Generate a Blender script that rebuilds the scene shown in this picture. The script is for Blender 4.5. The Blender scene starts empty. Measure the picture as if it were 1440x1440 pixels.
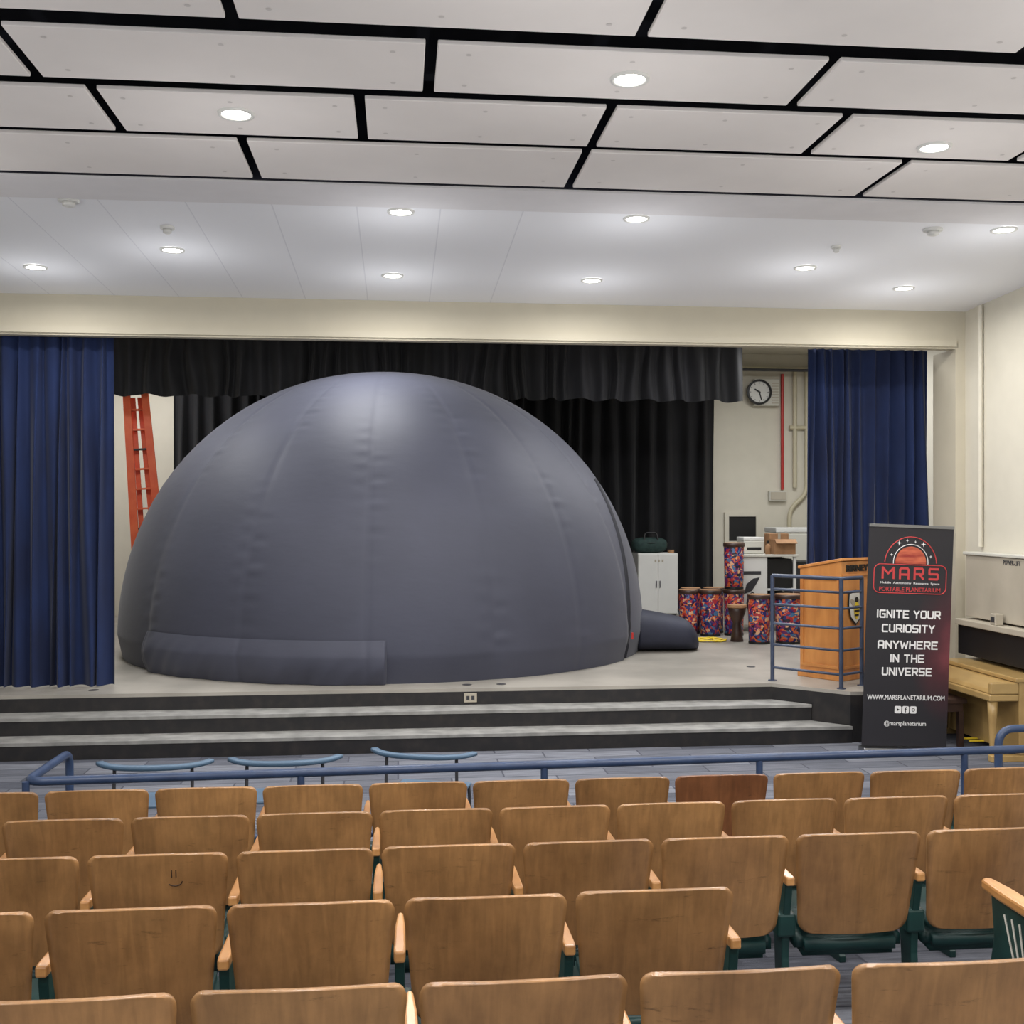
import bpy, bmesh, math, random
from mathutils import Vector, Matrix
random.seed(7)
D=bpy.data
SC=bpy.context.scene
COL=SC.collection
try:
    SC.view_settings.view_transform='Standard'
    SC.view_settings.look='None'
    SC.view_settings.exposure=0.0
except Exception as e: print(e)

# ---------------------------------------------------------------- materials
def lin(c):
    return tuple(((v/255)/12.92 if v/255<=0.04045 else ((v/255+0.055)/1.055)**2.4) for v in c)+(1,)
def mat(name,c,rough=0.6,metal=0.0,c2=None,scale=5,stretch=(1,1,1),bump=0.0,bscale=None,detail=4,sheen=0,coat=0,lo=.35,hi=.65,rnd=0):
    m=D.materials.new(name); m.use_nodes=True
    nt=m.node_tree; N=nt.nodes; L=nt.links
    b=N['Principled BSDF']
    b.inputs['Base Color'].default_value=lin(c)
    b.inputs['Roughness'].default_value=rough
    b.inputs['Metallic'].default_value=metal
    if sheen: b.inputs['Sheen Weight'].default_value=sheen; b.inputs['Sheen Roughness'].default_value=.4
    if coat: b.inputs['Coat Weight'].default_value=coat; b.inputs['Coat Roughness'].default_value=.2
    tc=N.new('ShaderNodeTexCoord'); mp=N.new('ShaderNodeMapping')
    mp.inputs['Scale'].default_value=stretch
    L.new(tc.outputs['Object'],mp.inputs['Vector'])
    vec=mp.outputs['Vector']
    if rnd:
        oi=N.new('ShaderNodeObjectInfo'); ad=N.new('ShaderNodeVectorMath'); ad.operation='ADD'
        mu=N.new('ShaderNodeMath'); mu.operation='MULTIPLY'; mu.inputs[1].default_value=40
        L.new(oi.outputs['Random'],mu.inputs[0]); L.new(vec,ad.inputs[0]); L.new(mu.outputs[0],ad.inputs[1]); vec=ad.outputs[0]
    no=N.new('ShaderNodeTexNoise'); no.inputs['Scale'].default_value=scale; no.inputs['Detail'].default_value=detail
    L.new(vec,no.inputs['Vector'])
    cr=N.new('ShaderNodeValToRGB')
    cr.color_ramp.elements[0].position=lo; cr.color_ramp.elements[1].position=hi
    cr.color_ramp.elements[0].color=lin(c); cr.color_ramp.elements[1].color=lin(c2 if c2 else tuple(min(255,v*1.015) for v in c))
    L.new(no.outputs['Fac'],cr.inputs['Fac'])
    out=cr.outputs['Color']
    if rnd:
        hs=N.new('ShaderNodeHueSaturation')
        mr=N.new('ShaderNodeMapRange'); mr.inputs['To Min'].default_value=1-rnd; mr.inputs['To Max'].default_value=1+rnd
        L.new(oi.outputs['Random'],mr.inputs['Value']); L.new(mr.outputs[0],hs.inputs['Value']); L.new(out,hs.inputs['Color']); out=hs.outputs['Color']
    L.new(out,b.inputs['Base Color'])
    if bump:
        bn=N.new('ShaderNodeTexNoise'); bn.inputs['Scale'].default_value=bscale or scale*4; L.new(vec,bn.inputs['Vector'])
        bp=N.new('ShaderNodeBump'); bp.inputs['Strength'].default_value=bump; bp.inputs['Distance'].default_value=.02
        L.new(bn.outputs['Fac'],bp.inputs['Height']); L.new(bp.outputs['Normal'],b.inputs['Normal'])
    return m
def emis(name,c,s):
    m=D.materials.new(name); m.use_nodes=True; b=m.node_tree.nodes['Principled BSDF']
    b.inputs['Base Color'].default_value=lin(c); b.inputs['Emission Color'].default_value=lin(c); b.inputs['Emission Strength'].default_value=s
    return m
def grid_mat(name,base,line,sx,ox,w,xmin,xmax,rough=.8):
    """thin joint lines every sx metres across X (ceiling boards)"""
    m=mat(name,base,rough); nt=m.node_tree; N=nt.nodes; L=nt.links; b=N['Principled BSDF']
    tc=N.new('ShaderNodeTexCoord'); sp=N.new('ShaderNodeSeparateXYZ'); L.new(tc.outputs['Object'],sp.inputs[0])
    def mth(op,a,bv):
        n=N.new('ShaderNodeMath'); n.operation=op; L.new(a,n.inputs[0])
        if isinstance(bv,(int,float)): n.inputs[1].default_value=bv
        else: L.new(bv,n.inputs[1])
        return n.outputs[0]
    X=sp.outputs['X']
    f=N.new('ShaderNodeMath'); f.operation='FRACT'; L.new(mth('DIVIDE',mth('SUBTRACT',X,ox),sx),f.inputs[0])
    g=mth('LESS_THAN',f.outputs[0],w/sx)
    g=mth('MULTIPLY',mth('MULTIPLY',g,mth('GREATER_THAN',X,xmin)),mth('LESS_THAN',X,xmax))
    mx=N.new('ShaderNodeMix'); mx.data_type='RGBA'
    L.new(g,mx.inputs['Factor']); mx.inputs['A'].default_value=lin(base); mx.inputs['B'].default_value=lin(line)
    L.new(mx.outputs['Result'],b.inputs['Base Color'])
    return m

M={}
M['wall']=mat('cream_paint',(203,198,183),.75)
M['beam']=mat('beam_paint',(192,185,166),.75)
M['ceil']=grid_mat('white_ceiling_board',(238,239,243),(222,223,229),.62,-.31,.010,-3.5,1.1)
M['ceilband']=mat('ceiling_band_paint',(222,220,222),.8)
M['panel']=mat('acoustic_panel_white',(228,223,220),.85,c2=(232,227,224),scale=2)
M['screw']=mat('screw_cover_grey',(204,199,196),.6)
M['void']=mat('plenum_black',(12,15,30),.95)
M['stagefl']=mat('stage_floor_vinyl',(146,142,134),.38,c2=(168,163,154),scale=1.5,detail=8)
M['tread']=mat('tread_grey',(124,124,121),.5,c2=(154,153,150),scale=6,detail=8)
M['riser']=mat('riser_black',(24,23,25),.55,c2=(46,41,39),scale=9,detail=8,lo=.45,hi=.8)
def woodmat(name,c,c2,rnd):
    m=mat(name,c,.40,c2=c2,scale=2.2,stretch=(1.2,1,1),detail=6,coat=.35,lo=.25,hi=.75,rnd=rnd)
    nt=m.node_tree;N=nt.nodes;L=nt.links; b=N['Principled BSDF']
    src=b.inputs['Base Color'].links[0].from_socket
    tc=N.new('ShaderNodeTexCoord'); oi=N.new('ShaderNodeObjectInfo')
    ad=N.new('ShaderNodeVectorMath'); ad.operation='ADD'; mu=N.new('ShaderNodeMath'); mu.operation='MULTIPLY'; mu.inputs[1].default_value=31
    L.new(oi.outputs['Random'],mu.inputs[0]); L.new(tc.outputs['Object'],ad.inputs[0]); L.new(mu.outputs[0],ad.inputs[1])
    mp=N.new('ShaderNodeMapping'); mp.inputs['Scale'].default_value=(40,16,5); L.new(ad.outputs[0],mp.inputs[0])
    g=N.new('ShaderNodeTexNoise'); g.inputs['Scale'].default_value=1; g.inputs['Detail'].default_value=5; g.inputs['Distortion'].default_value=.6; L.new(mp.outputs[0],g.inputs['Vector'])
    mr=N.new('ShaderNodeMapRange'); mr.inputs['From Min'].default_value=.3; mr.inputs['From Max'].default_value=.7; mr.inputs['To Min'].default_value=.80; mr.inputs['To Max'].default_value=1.10
    L.new(g.outputs['Fac'],mr.inputs['Value'])
    # broad worn patches
    wp=N.new('ShaderNodeTexNoise'); wp.inputs['Scale'].default_value=5; wp.inputs['Detail'].default_value=7; wp.inputs['Roughness'].default_value=.65; L.new(ad.outputs[0],wp.inputs['Vector'])
    mr3=N.new('ShaderNodeMapRange'); mr3.inputs['From Min'].default_value=.35; mr3.inputs['From Max'].default_value=.68; mr3.inputs['To Min'].default_value=1.12; mr3.inputs['To Max'].default_value=.78
    L.new(wp.outputs['Fac'],mr3.inputs['Value'])
    mp2=N.new('ShaderNodeMapping'); mp2.inputs['Scale'].default_value=(3,3,16); mp2.inputs['Rotation'].default_value=(0,.6,0); L.new(ad.outputs[0],mp2.inputs[0])
    s=N.new('ShaderNodeTexNoise'); s.inputs['Scale'].default_value=2.0; s.inputs['Detail'].default_value=10; s.inputs['Roughness'].default_value=.75; L.new(mp2.outputs[0],s.inputs['Vector'])
    mr2=N.new('ShaderNodeMapRange'); mr2.inputs['From Min'].default_value=.60; mr2.inputs['From Max'].default_value=.70; mr2.inputs['To Min'].default_value=1; mr2.inputs['To Max'].default_value=.45
    L.new(s.outputs['Fac'],mr2.inputs['Value'])
    m1=N.new('ShaderNodeMath'); m1.operation='MULTIPLY'; L.new(mr.outputs[0],m1.inputs[0]); L.new(mr2.outputs[0],m1.inputs[1])
    m2=N.new('ShaderNodeMath'); m2.operation='MULTIPLY'; L.new(m1.outputs[0],m2.inputs[0]); L.new(mr3.outputs[0],m2.inputs[1])
    vm=N.new('ShaderNodeVectorMath'); vm.operation='SCALE'; L.new(src,vm.inputs[0]); L.new(m2.outputs[0],vm.inputs['Scale'])
    L.new(vm.outputs[0],b.inputs['Base Color'])
    return m
M['wood']=woodmat('plywood_honey_brown',(136,97,58),(174,130,82),.11)
M['wood_dark']=woodmat('plywood_dark_brown',(116,72,44),(138,90,56),.02)
M['arm']=mat('varnished_arm_wood',(170,118,66),.28,c2=(202,150,94),scale=12,stretch=(1,.3,1),coat=.5)
M['green']=mat('green_enamel',(16,46,44),.4,c2=(24,60,56),scale=8)
M['greenseat']=mat('green_vinyl',(18,50,50),.5,c2=(24,62,60),scale=8)
M['bluecurt']=mat('blue_velvet',(13,27,62),.9,c2=(19,38,80),scale=3,stretch=(1,1,.4),sheen=.10)
M['blackcurt']=mat('black_drape',(9,9,12),.9,c2=(15,15,19),scale=3,sheen=.06)
M['litvalance']=mat('black_valance_lit_patches',(13,13,16),.8,c2=(32,32,37),scale=1.0,stretch=(1,1,.3),sheen=.10,lo=.42,hi=.62)  # black cloth; the greyer patches are lamp light painted into the colour
M['rail']=mat('blue_rail_paint',(46,62,92),.35,c2=(54,72,104),scale=8)
M['railgrey']=mat('slate_rail_paint',(56,66,86),.35,c2=(66,76,98),scale=8)
M['plasticblue']=mat('steel_blue_plastic',(72,98,122),.45,c2=(80,106,130),scale=4)
M['chrome']=mat('steel',(150,152,156),.3,1.0)
M['white']=mat('white_enamel',(212,212,208),.4)
M['offwhite']=mat('offwhite_plastic',(196,194,184),.5)
M['black']=mat('black_plastic',(16,16,18),.5)
M['darkgrey']=mat('dark_grey',(50,50,54),.6)
M['orange']=mat('orange_fibreglass',(216,86,46),.45,c2=(226,104,60),scale=5)
M['red']=mat('red_paint',(170,40,36),.4)
M['beige']=mat('beige_metal',(170,162,146),.5,c2=(178,170,154),scale=3)
M['conduit']=mat('conduit_paint',(190,182,156),.5)
M['lectern']=mat('lectern_oak',(178,112,54),.35,c2=(208,142,76),scale=6,stretch=(1,1,.2),detail=8,coat=.3)
M['piano']=mat('piano_maple',(160,130,80),.35,c2=(180,150,96),scale=4,stretch=(.3,1,1),detail=6,coat=.4)
M['bench']=mat('bench_walnut',(52,36,30),.4,c2=(72,50,40),scale=6)
M['bag']=mat('dark_green_fabric',(26,48,46),.8,c2=(36,60,56),scale=20)
M['card']=mat('cardboard',(150,112,78),.8,c2=(166,126,90),scale=10)
M['yellow']=mat('yellow_cable',(226,196,48),.5)
M['ink']=mat('black_ink',(20,14,12),.6)
M['pencil']=mat('marker_ink',(46,28,18),.6)
M['glow']=emis('lamp_glow',(255,252,246),14)

# carpet
m=mat('carpet_plank_blue_grey',(84,92,108),.95,bump=.3,bscale=300)
nt=m.node_tree;N=nt.nodes;L=nt.links
tc=N.new('ShaderNodeTexCoord'); mp=N.new('ShaderNodeMapping'); L.new(tc.outputs['Object'],mp.inputs[0])
br=N.new('ShaderNodeTexBrick'); br.inputs['Scale'].default_value=1.0; br.inputs['Brick Width'].default_value=.9; br.inputs['Row Height'].default_value=.23
br.inputs['Color1'].default_value=lin((74,77,88)); br.inputs['Color2'].default_value=lin((114,117,126)); br.inputs['Mortar'].default_value=lin((66,69,80)); br.inputs['Mortar Size'].default_value=.008
L.new(mp.outputs[0],br.inputs['Vector'])
no=N.new('ShaderNodeTexNoise'); no.inputs['Scale'].default_value=14; mp2=N.new('ShaderNodeMapping'); mp2.inputs['Scale'].default_value=(.25,3,1)
L.new(tc.outputs['Object'],mp2.inputs[0]); L.new(mp2.outputs[0],no.inputs['Vector'])
mx=N.new('ShaderNodeMix'); mx.data_type='RGBA'; mx.blend_type='OVERLAY'; mx.inputs['Factor'].default_value=.7
L.new(br.outputs['Color'],mx.inputs['A']); L.new(no.outputs['Fac'],mx.inputs['B']); L.new(mx.outputs['Result'],N['Principled BSDF'].inputs['Base Color'])
M['carpet']=m

# drum pattern
m=mat('drum_floral_print',(180,60,50),.45); nt=m.node_tree;N=nt.nodes;L=nt.links
tc=N.new('ShaderNodeTexCoord'); vo=N.new('ShaderNodeTexVoronoi'); vo.inputs['Scale'].default_value=30
nn=N.new('ShaderNodeTexNoise'); nn.inputs['Scale'].default_value=12; va=N.new('ShaderNodeVectorMath'); va.operation='MULTIPLY_ADD'; va.inputs[1].default_value=(.14,.14,.14)
L.new(tc.outputs['Object'],nn.inputs['Vector']); L.new(nn.outputs['Color'],va.inputs[0]); L.new(tc.outputs['Object'],va.inputs[2]); L.new(va.outputs[0],vo.inputs['Vector'])
sp=N.new('ShaderNodeSeparateColor'); L.new(vo.outputs['Color'],sp.inputs[0])
cr=N.new('ShaderNodeValToRGB'); cr.color_ramp.interpolation='CONSTANT'
pal=[(0,(168,40,48)),(.18,(34,36,104)),(.38,(206,98,50)),(.5,(34,26,44)),(.64,(96,36,96)),(.78,(70,110,150)),(.88,(220,170,130))]
for i,(p,c) in enumerate(pal):
    e=cr.color_ramp.elements[i] if i<2 else cr.color_ramp.elements.new(p)
    e.position=p; e.color=lin(c)
L.new(sp.outputs[0],cr.inputs['Fac']); L.new(cr.outputs['Color'],N['Principled BSDF'].inputs['Base Color'])
M['drum']=m

# dome fabric
m=mat('slate_dome_fabric',(60,62,75),.62,c2=(65,67,81),scale=1.0,sheen=.12); nt=m.node_tree;N=nt.nodes;L=nt.links
b=N['Principled BSDF']; tc=N.new('ShaderNodeTexCoord'); b.inputs['Specular IOR Level'].default_value=.38
mp=N.new('ShaderNodeMapping'); mp.inputs['Scale'].default_value=(1.6,1.6,4); L.new(tc.outputs['Object'],mp.inputs[0])
no=N.new('ShaderNodeTexNoise'); no.inputs['Scale'].default_value=2.0; no.inputs['Detail'].default_value=4; L.new(mp.outputs[0],no.inputs['Vector'])
bp=N.new('ShaderNodeBump'); bp.inputs['Strength'].default_value=.08; bp.inputs['Distance'].default_value=.04
L.new(no.outputs['Fac'],bp.inputs['Height']); L.new(bp.outputs['Normal'],b.inputs['Normal'])
M['dome']=m
M['domedark']=mat('dome_seam_black',(24,25,34),.7)
M['tunnel']=mat('tunnel_fabric_dark',(34,37,52),.7,c2=(42,45,62),scale=3)

# banner
m=mat('banner_print',(18,18,24),.5); nt=m.node_tree;N=nt.nodes;L=nt.links
tc=N.new('ShaderNodeTexCoord')
no=N.new('ShaderNodeTexNoise'); no.inputs['Scale'].default_value=3; no.inputs['Detail'].default_value=6; L.new(tc.outputs['Object'],no.inputs['Vector'])
va=N.new('ShaderNodeVectorMath'); va.operation='DISTANCE'; va.inputs[1].default_value=(.42,0,.98)
ms=N.new('ShaderNodeMapping'); ms.inputs['Scale'].default_value=(1,1,.55); ms.inputs['Location'].default_value=(0,0,.44)
L.new(tc.outputs['Object'],ms.inputs[0]); L.new(ms.outputs[0],va.inputs[0])
mr=N.new('ShaderNodeMapRange'); mr.inputs['From Min'].default_value=.02; mr.inputs['From Max'].default_value=.40; mr.inputs['To Min'].default_value=.75; mr.inputs['To Max'].default_value=0
L.new(va.outputs['Value'],mr.inputs['Value'])
mu=N.new('ShaderNodeMath'); mu.operation='MULTIPLY'; L.new(mr.outputs[0],mu.inputs[0]); L.new(no.outputs['Fac'],mu.inputs[1])
cr=N.new('ShaderNodeValToRGB'); cr.color_ramp.elements[0].color=lin((38,37,43)); cr.color_ramp.elements[1].color=lin((140,66,76)); cr.color_ramp.elements[1].position=.62
e=cr.color_ramp.elements.new(.25); e.color=lin((76,38,47))
L.new(mu.outputs[0],cr.inputs['Fac']); L.new(cr.outputs['Color'],N['Principled BSDF'].inputs['Base Color'])
M['banner']=m
M['bred']=mat('banner_red_ink',(200,66,68),.5)
M['bwhite']=mat('banner_white_ink',(236,236,236),.5)
M['planet']=mat('planet_print',(150,44,40),.5,c2=(222,120,84),scale=9,stretch=(.4,1,2),detail=5)

# ---------------------------------------------------------------- helpers
def finish(o,kw):
    for k,v in kw.items(): o[k]=v
    return o
def obj(name,me,parent=None,loc=(0,0,0),rot=(0,0,0),m=None,smooth=False,**kw):
    if m and not me.materials: me.materials.append(M[m] if isinstance(m,str) else m)
    o=D.objects.new(name,me); COL.objects.link(o)
    o.location=loc; o.rotation_euler=rot
    if parent: o.parent=parent
    if smooth:
        for p in me.polygons: p.use_smooth=True
    return finish(o,kw)
def empty(name,loc=(0,0,0),rot=(0,0,0),**kw):
    o=D.objects.new(name,None); COL.objects.link(o); o.location=loc; o.rotation_euler=rot; o.empty_display_size=.1
    return finish(o,kw)
def bm2me(bm,name):
    bmesh.ops.recalc_face_normals(bm,faces=bm.faces[:])
    me=D.meshes.new(name); bm.to_mesh(me); bm.free(); return me
def boxes_me(name,bl,bev=0,seg=2):
    bm=bmesh.new()
    for (x0,x1,y0,y1,z0,z1) in bl:
        r=bmesh.ops.create_cube(bm,size=1)
        for v in r['verts']:
            v.co=Vector(((x0+x1)/2+v.co.x*(x1-x0),(y0+y1)/2+v.co.y*(y1-y0),(z0+z1)/2+v.co.z*(z1-z0)))
    if bev: bmesh.ops.bevel(bm,geom=bm.edges[:],offset=bev,segments=seg,affect='EDGES',profile=.5)
    return bm2me(bm,name)
def box(name,x0,x1,y0,y1,z0,z1,m,parent=None,bev=0,seg=2,loc=(0,0,0),rot=(0,0,0),**kw):
    return obj(name,boxes_me(name,[(x0,x1,y0,y1,z0,z1)],bev,seg),parent,loc,rot,m,**kw)
def prism_me(name,pts,axis,a0,a1,bev=0):
    bm=bmesh.new()
    def mk(p,a):
        return {'x':(a,p[0],p[1]),'y':(p[0],a,p[1]),'z':(p[0],p[1],a)}[axis]
    A=[bm.verts.new(mk(p,a0)) for p in pts]; B=[bm.verts.new(mk(p,a1)) for p in pts]
    bm.faces.new(A); bm.faces.new(B[::-1]); n=len(pts)
    for i in range(n): bm.faces.new((A[i],B[i],B[(i+1)%n],A[(i+1)%n]))
    bmesh.ops.recalc_face_normals(bm,faces=bm.faces[:])
    if bev: bmesh.ops.bevel(bm,geom=bm.edges[:],offset=bev,segments=2,affect='EDGES',profile=.5)
    return bm2me(bm,name)
def lathe_me(name,prof,seg=32,cap=True):
    bm=bmesh.new(); rings=[]
    for r,z in prof:
        rings.append([bm.verts.new((r*math.cos(2*math.pi*i/seg),r*math.sin(2*math.pi*i/seg),z)) for i in range(seg)])
    for a,b in zip(rings,rings[1:]):
        for i in range(seg):
            j=(i+1)%seg; bm.faces.new((a[i],a[j],b[j],b[i]))
    if cap:
        bm.faces.new(rings[0]); bm.faces.new(rings[-1])
    return bm2me(bm,name)
def tube_me(name,paths,r,cyc=False,res=6):
    cu=D.curves.new(name,'CURVE'); cu.dimensions='3D'; cu.bevel_depth=r; cu.bevel_resolution=res//2; cu.use_fill_caps=True
    for pts in paths:
        s=cu.splines.new('POLY'); s.points.add(len(pts)-1)
        for p,q in zip(s.points,pts): p.co=(*q,1)
        s.use_cyclic_u=cyc
    o=D.objects.new('t',cu); COL.objects.link(o); bpy.context.view_layer.update()
    me=D.meshes.new_from_object(o.evaluated_get(bpy.context.evaluated_depsgraph_get()))
    D.objects.remove(o); me.name=name; me.materials.clear()
    for p in me.polygons: p.use_smooth=True
    return me
def fillet(pts,r,n=6):
    P=[Vector(p) for p in pts]; out=[tuple(P[0])]
    for i in range(1,len(P)-1):
        a=(P[i-1]-P[i]).normalized()*r; c=(P[i+1]-P[i]).normalized()*r
        s=P[i]+a; e=P[i]+c
        for k in range(n+1):
            t=k/n; out.append(tuple((1-t)**2*s+2*t*(1-t)*P[i]+t*t*e))
    out.append(tuple(P[-1])); return out
def text_me(body,w,h,ext=.001,bold=0.0):
    cu=D.curves.new('t','FONT'); cu.body=body; cu.align_x='CENTER'; cu.align_y='CENTER'; cu.extrude=ext; cu.offset=bold; cu.size=1
    cu.resolution_u=3
    o=D.objects.new('t',cu); COL.objects.link(o); bpy.context.view_layer.update()
    me=D.meshes.new_from_object(o.evaluated_get(bpy.context.evaluated_depsgraph_get())); D.objects.remove(o)
    xs=[v.co.x for v in me.vertices]; ys=[v.co.y for v in me.vertices]
    cx,cy=(max(xs)+min(xs))/2,(max(ys)+min(ys))/2; sx,sy=w/(max(xs)-min(xs)),h/(max(ys)-min(ys))
    for v in me.vertices:
        v.co=Vector(((v.co.x-cx)*sx,-v.co.z,(v.co.y-cy)*sy))
    me.materials.clear(); return me
# angular stroke capitals
G={'A':[[(0,0),(0,.85),(.15,1),(.85,1),(1,.85),(1,0)],[(0,.38),(1,.38)]],'B':[[(0,0),(0,1),(.85,1),(.85,.5),(0,.5)],[(.85,.5),(1,.4),(1,0),(0,0)]],
'C':[[(1,1),(.15,1),(0,.85),(0,.15),(.15,0),(1,0)]],'E':[[(1,1),(0,1),(0,0),(1,0)],[(0,.5),(.85,.5)]],
'G':[[(1,1),(.15,1),(0,.85),(0,.15),(.15,0),(1,0),(1,.48),(.55,.48)]],'H':[[(0,0),(0,1)],[(1,0),(1,1)],[(0,.5),(1,.5)]],'I':[[(0,0),(0,1)]],
'L':[[(0,1),(0,0),(1,0)]],'M':[[(0,0),(0,1),(.5,.45),(1,1),(1,0)]],'N':[[(0,0),(0,1),(1,0),(1,1)]],
'O':[[(.15,0),(0,.15),(0,.85),(.15,1),(.85,1),(1,.85),(1,.15),(.85,0),(.15,0)]],'P':[[(0,0),(0,1),(1,1),(1,.45),(0,.45)]],
'R':[[(0,0),(0,1),(.85,1),(1,.88),(1,.55),(.85,.45),(0,.45)],[(.55,.45),(1,0)]],'S':[[(1,1),(.1,1),(0,.9),(0,.55),(.1,.5),(.9,.5),(1,.45),(1,.1),(.9,0),(0,0)]],
'T':[[(0,1),(1,1)],[(.5,1),(.5,0)]],'U':[[(0,1),(0,.15),(.15,0),(.85,0),(1,.15),(1,1)]],'V':[[(0,1),(.5,0),(1,1)]],'W':[[(0,1),(.22,0),(.5,.75),(.78,0),(1,1)]],
'Y':[[(0,1),(.5,.48),(1,1)],[(.5,.48),(.5,0)]]}
def stroke_me(body,w,h,sw,gap=.45,space=.8):
    """flat ribbon lettering in the XZ plane, centred, facing -Y"""
    x=0; segs=[]
    for ch in body:
        if ch==' ': x+=space; continue
        cw=0.0 if ch=='I' else (1.3 if ch in 'MW' else 1.0)
        for pl in G[ch]:
            for a,b in zip(pl,pl[1:]): segs.append(((x+a[0]*cw,a[1]),(x+b[0]*cw,b[1])))
        x+=cw+gap+(.05 if ch=='I' else 0)
    tot=x-gap; sx=(w-sw)/tot; sz=h-sw
    bm=bmesh.new()
    for i,(a,b) in enumerate(segs):
        A=Vector(((a[0]-tot/2)*sx,(a[1]-.5)*sz)); B=Vector(((b[0]-tot/2)*sx,(b[1]-.5)*sz))
        d=(B-A).normalized(); n=Vector((-d.y,d.x))*sw/2; A=A-d*sw*.42; B=B+d*sw*.42
        yy=-.0004*(i%9)-.0004
        bm.faces.new([bm.verts.new((p.x,yy,p.y)) for p in (A+n,A-n,B-n,B+n)])
    me=D.meshes.new('lettering'); bm.to_mesh(me); bm.free(); return me
def copytree(root,kids,loc,rot=None):
    r=root.copy(); COL.objects.link(r); r.location=loc
    if rot is not None: r.rotation_euler=rot
    mp={root:r}
    for k in kids:
        c=k.copy(); COL.objects.link(c); c.parent=mp[k.parent]; mp[k]=c
    return r,mp

# ---------------------------------------------------------------- room shell
S=dict(kind='structure')
bm=bmesh.new(); prof=[(-3,.089*9.1),(6.1,0),(11.3,0)]
A=[bm.verts.new((-7,y,z)) for y,z in prof]; B=[bm.verts.new((6.1,y,z)) for y,z in prof]
A2=[bm.verts.new((-7,y,z-.2)) for y,z in prof]; B2=[bm.verts.new((6.1,y,z-.2)) for y,z in prof]
for i in range(2):
    bm.faces.new((A[i],B[i],B[i+1],A[i+1])); bm.faces.new((A2[i],B2[i],B2[i+1],A2[i+1]))
    bm.faces.new((A[i],A[i+1],A2[i+1],A2[i])); bm.faces.new((B[i],B[i+1],B2[i+1],B2[i]))
bm.faces.new((A[0],B[0],B2[0],A2[0])); bm.faces.new((A[2],B[2],B2[2],A2[2]))
obj('floor',bm2me(bm,'floor'),m='carpet',**S)
box('wall_right',6.03,6.2,-3,11.8,0,5.1,'wall',**S)
box('wall_left',-7.15,-7,-3,11.8,0,5.1,'wall',**S)
obj('wall_proscenium',boxes_me('wp',[(-7,6.03,11.3,11.42,4.0,5.1),(-7,6.03,11.42,11.8,4.1,5.1),(5.92,6.03,11.3,11.8,.496,4.0),(-7,-4.6,11.3,11.8,.496,4.0)]),m='beam',**S)
box('trim_1',-4.6,5.92,11.27,11.3,4.02,4.09,'beam',**S)
box('wall_stage_back',-5.4,8.1,19.4,19.6,0,5.1,'wall',**S)
box('wall_stage_left',-5.4,-5.2,11.8,19.4,0,5.1,'wall',**S)
box('wall_stage_right',8.0,8.2,11.8,19.4,0,5.1,'wall',**S)
box('wall_stage_return',6.2,8.0,11.7,11.8,0,5.1,'wall',**S)
box('ceiling_stage',-5.4,8.2,11.8,19.6,5.1,5.2,'wall',**S)
obj('ceiling',prism_me('c',[(8.23,4.523),(11.3,4.40),(11.3,5.1),(8.23,5.1)],'x',-7,6.03),m='ceil',**S)
obj('ceiling_band',prism_me('c',[(7.68,4.50),(8.23,4.505),(8.23,5.1),(7.70,5.1)],'x',-7,6.03),m='ceilband',**S)
box('trim_2',-7,6.03,7.655,7.678,4.515,5.0,'void',**S)
box('ceiling_plenum',-7,6.1,-3,7.68,5.0,5.1,'void',**S)

# acoustic panels
rows=[((3.6,4.30),[-3.9,-1.9,.1,2.1,4.1,6.0]),((4.5,5.14),[-4.53,-2.64,-.75,1.14,3.03,4.92,6.0]),((5.32,5.93),[-5.85,-3.85,-1.85,.16,2.16,4.16,6.0]),
      ((6.07,6.72),[-4.4,-3.02,-1.62,-.21,1.18,2.54,3.90,5.26,6.0]),((6.83,7.58),[-5.15,-3.05,-.94,1.17,3.25,5.35,6.0])]
for (y0,y1),xs in rows:
    for a,b_ in zip(xs,xs[1:]):
        w=b_-a-.06; d=y1-y0
        bm=bmesh.new()
        r=bmesh.ops.create_cube(bm,size=1)
        for v in r['verts']: v.co=Vector((v.co.x*w,v.co.y*d,v.co.z*.025+.0125))
        bmesh.ops.bevel(bm,geom=bm.edges[:],offset=.004,segments=1,affect='EDGES')
        nf=len(bm.faces)
        if w>1:
            for fx in (-.42,0,.42):
                for fy in (-.32,.32):
                    bmesh.ops.create_circle(bm,cap_ends=True,radius=.014,segments=10,matrix=Matrix.Translation((fx*w,fy*d,-.0015)))
        me=bm2me(bm,'panel'); me.materials.append(M['panel']); me.materials.append(M['screw'])
        for p in me.polygons[nf:]: p.material_index=1
        obj('acoustic_ceiling_panel',me,loc=((a+b_)/2,(y0+y1)/2,4.5),label='off-white rectangular acoustic ceiling panel hung below dark void',category='ceiling panel',group='acoustic panels under the hall ceiling')

# downlights
def cz(y): return 4.40+.04*(11.3-y)
ring=lathe_me('ring',[(.078,0),(.082,-.012),(.10,-.012),(.104,0)],32,cap=False)
lampme=lathe_me('lampd',[(.0005,-.006),(.079,-.006),(.079,-.002),(.0005,-.002)],28)
pos=[(-3.21,10.25),(-1.89,9.58),(-.05,10.28),(1.81,10.30),(3.65,9.68),(4.89,10.34),(.02,8.37),(1.82,8.38),(4.81,8.41)]
pos=[(x,y,cz(y)) for x,y in pos]+[(-.906,6.36,4.5),(1.19,5.64,4.5),(3.27,6.50,4.5)]
lampL=D.lights.new('downlight','AREA'); lampL.shape='DISK'; lampL.size=.16; lampL.energy=26; lampL.color=(1,.97,.94); lampL.spread=math.radians(170)
fillL=D.lights.new('ceiling_fill','POINT'); fillL.shadow_soft_size=0; fillL.energy=6.5; fillL.color=(.97,.98,1)  # added fill light without a fixture, brightens the white ceiling
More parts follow.
